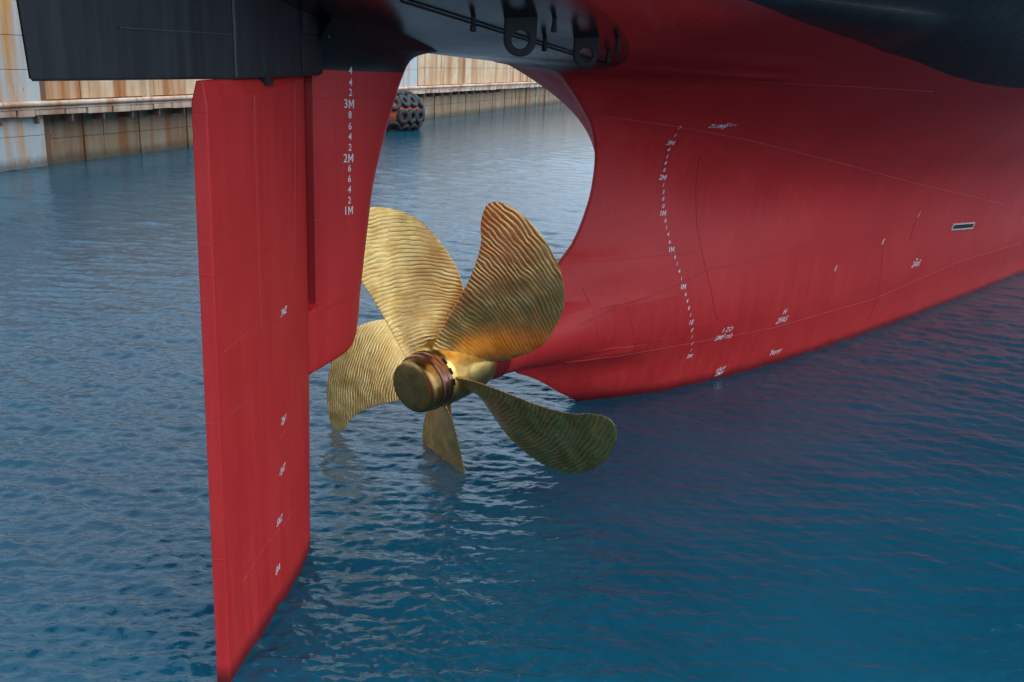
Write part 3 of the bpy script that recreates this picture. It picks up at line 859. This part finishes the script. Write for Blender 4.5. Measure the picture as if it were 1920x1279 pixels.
while x < 190:
    w = 2.0
    if not (in_pier(x + .4) or in_pier(x + w - .4)):
        for z0, z1 in ((-2, 1.75), (1.78, RAIL_Z)):
            panel('lower_plate', x + .02, x + w - .02, z0, z1, .10 + random.uniform(0, .06) + (.10 if int(x / 2) % 3 == 0 else 0), .5, M_LOWER)
    x += w
for a, b in piers:
    z = -2.2
    while z < 13:
        n = max(1, round((b - a) / 4.4)); ww = (b - a) / n
        for k in range(n):
            panel('pier_plate', a + k * ww + .015, a + (k + 1) * ww - .015, z, z + 2.17, -.55 + random.uniform(0, .03), .5, M_PIER)
        z += 2.2
    panel('gap_shade_strip', b + .02, b + .9, -2, 13, -.10, .5, M_BROWN_SHADE)  # dark strip whose colour stands for the shadowed gap beside the pier
# long rail of two tubes with worn timber-like blocks between
x = -24.0
while x < 190:
    L = random.uniform(5.5, 7.5)
    vs, fs = tube([(x, -.95, RAIL_Z + .58), (x + L - .06, -.95, RAIL_Z + .58)], .20, 12)
    mesh_obj('rail_tube', vs, fs, M_RAIL, dock, auto=40)
    piece('rail_shelf', (x, -1.0, RAIL_Z + .22), (x + L - .05, .24, RAIL_Z + .36), M_RAIL)
    x += L
x = -24.0
while x < 120:
    L = random.uniform(1.4, 3.2)
    if random.random() < .95:
        piece('rail_block', (x, -1.0 + random.uniform(0, .08), RAIL_Z - .22 + random.uniform(-.03, .06)), (x + L - random.uniform(.06, .22), -.45, RAIL_Z + .2), M_RAIL)
    x += L
piece('rail_beam', (-24, -.80, RAIL_Z - .16), (190, -.60, RAIL_Z + .18), M_BROWN_SHADE, 0)
for xx in np.arange(-22, 100, 3.1):
    piece('rail_bracket', (xx, -.9, RAIL_Z - .75), (xx + .12, .2, RAIL_Z - .02), M_BROWN_SHADE, 0)
for xx, hh in ((50.6, 8.0), (58.6, 8.0), (63.5, 2.6), (84., 8.), (30., 8.), (14.6, 8.)):
    panel('wall_stiffener', xx, xx + .45, RAIL_Z + .7, RAIL_Z + .7 + hh, -.30, .2, M_PANEL)

# ------------------------------------------------------------------ floating tyre fender
fm = Matrix.Translation((-15.1, 110.5, 0)) @ Matrix.Rotation(-math.atan2(WD.x, WD.y) + math.pi / 2 - math.radians(10), 4, 'Z')
fender = bpy.data.objects.new('floating_fender', None); COL.objects.link(fender); fender.matrix_world = fm
prop(fender, 'orange floating fender covered in black tyres beside the dock wall', 'fender')
FR, FL, FZ = 2.25, 2.4, 1.8
prof = []
for k in range(25):
    a = math.pi * k / 24
    ax = -math.cos(a); prof.append((ax * FR + (FL / 2 if ax > 0 else -FL / 2), max(.001, FR * math.sin(a) ** .8)))
vs, fs = lathe(prof, 40); vs = [(x, y, z + FZ) for x, y, z in vs]
body = mesh_obj('fender_body', vs, fs, M_ORANGE, fender, smooth=True)
vs, fs = tube([(0, 0, FZ + FR - .1), (0, 0, FZ + FR + .25), (0, 0, FZ + FR + .33)], [.35, .33, .2], 14)
mesh_obj('lifting_boss', vs, fs, M_ORANGE, fender, auto=30)
def tyre_mesh():
    R0, r0 = .60, .27; vs = []; fs = []; n1, n2 = 28, 12
    for i in range(n1):
        a = 2 * math.pi * i / n1
        for j in range(n2):
            b = 2 * math.pi * j / n2
            cb, sb = math.cos(b), math.sin(b)
            rr = R0 + r0 * math.copysign(abs(cb) ** .7, cb); zz = r0 * 1.05 * math.copysign(abs(sb) ** .6, sb)
            vs.append((rr * math.cos(a), rr * math.sin(a), zz))
    for i in range(n1):
        for j in range(n2):
            fs.append((i * n2 + j, ((i + 1) % n1) * n2 + j, ((i + 1) % n1) * n2 + (j + 1) % n2, i * n2 + (j + 1) % n2))
    me = bpy.data.meshes.new('tyre'); me.from_pydata(vs, [], fs); me.update()
    me.polygons.foreach_set('use_smooth', [True] * len(me.polygons)); me.materials.append(M_RUBBER); return me
tme = tyre_mesh()
for row, ang in enumerate((-44, -4, 40, 82, 130, 200)):
    for xx in np.arange(-2.6, 2.7, 1.55):
        xo = xx + (.75 if row % 2 else 0)
        if abs(xo) > 3.0: continue
        rad = FR * math.sqrt(max(.05, 1 - (max(0, abs(xo) - FL / 2) / FR) ** 2)) ** .8 + .10
        a = math.radians(ang)
        o = bpy.data.objects.new('tyre', tme); COL.objects.link(o); o.parent = fender
        nrm = Vector((math.copysign(max(0, abs(xo) - FL / 2) / FR, xo), -math.cos(a), math.sin(a))).normalized()
        o.location = (xo, -rad * math.cos(a), FZ + rad * math.sin(a))
        o.rotation_euler = nrm.to_track_quat('Z', 'Y').to_euler()
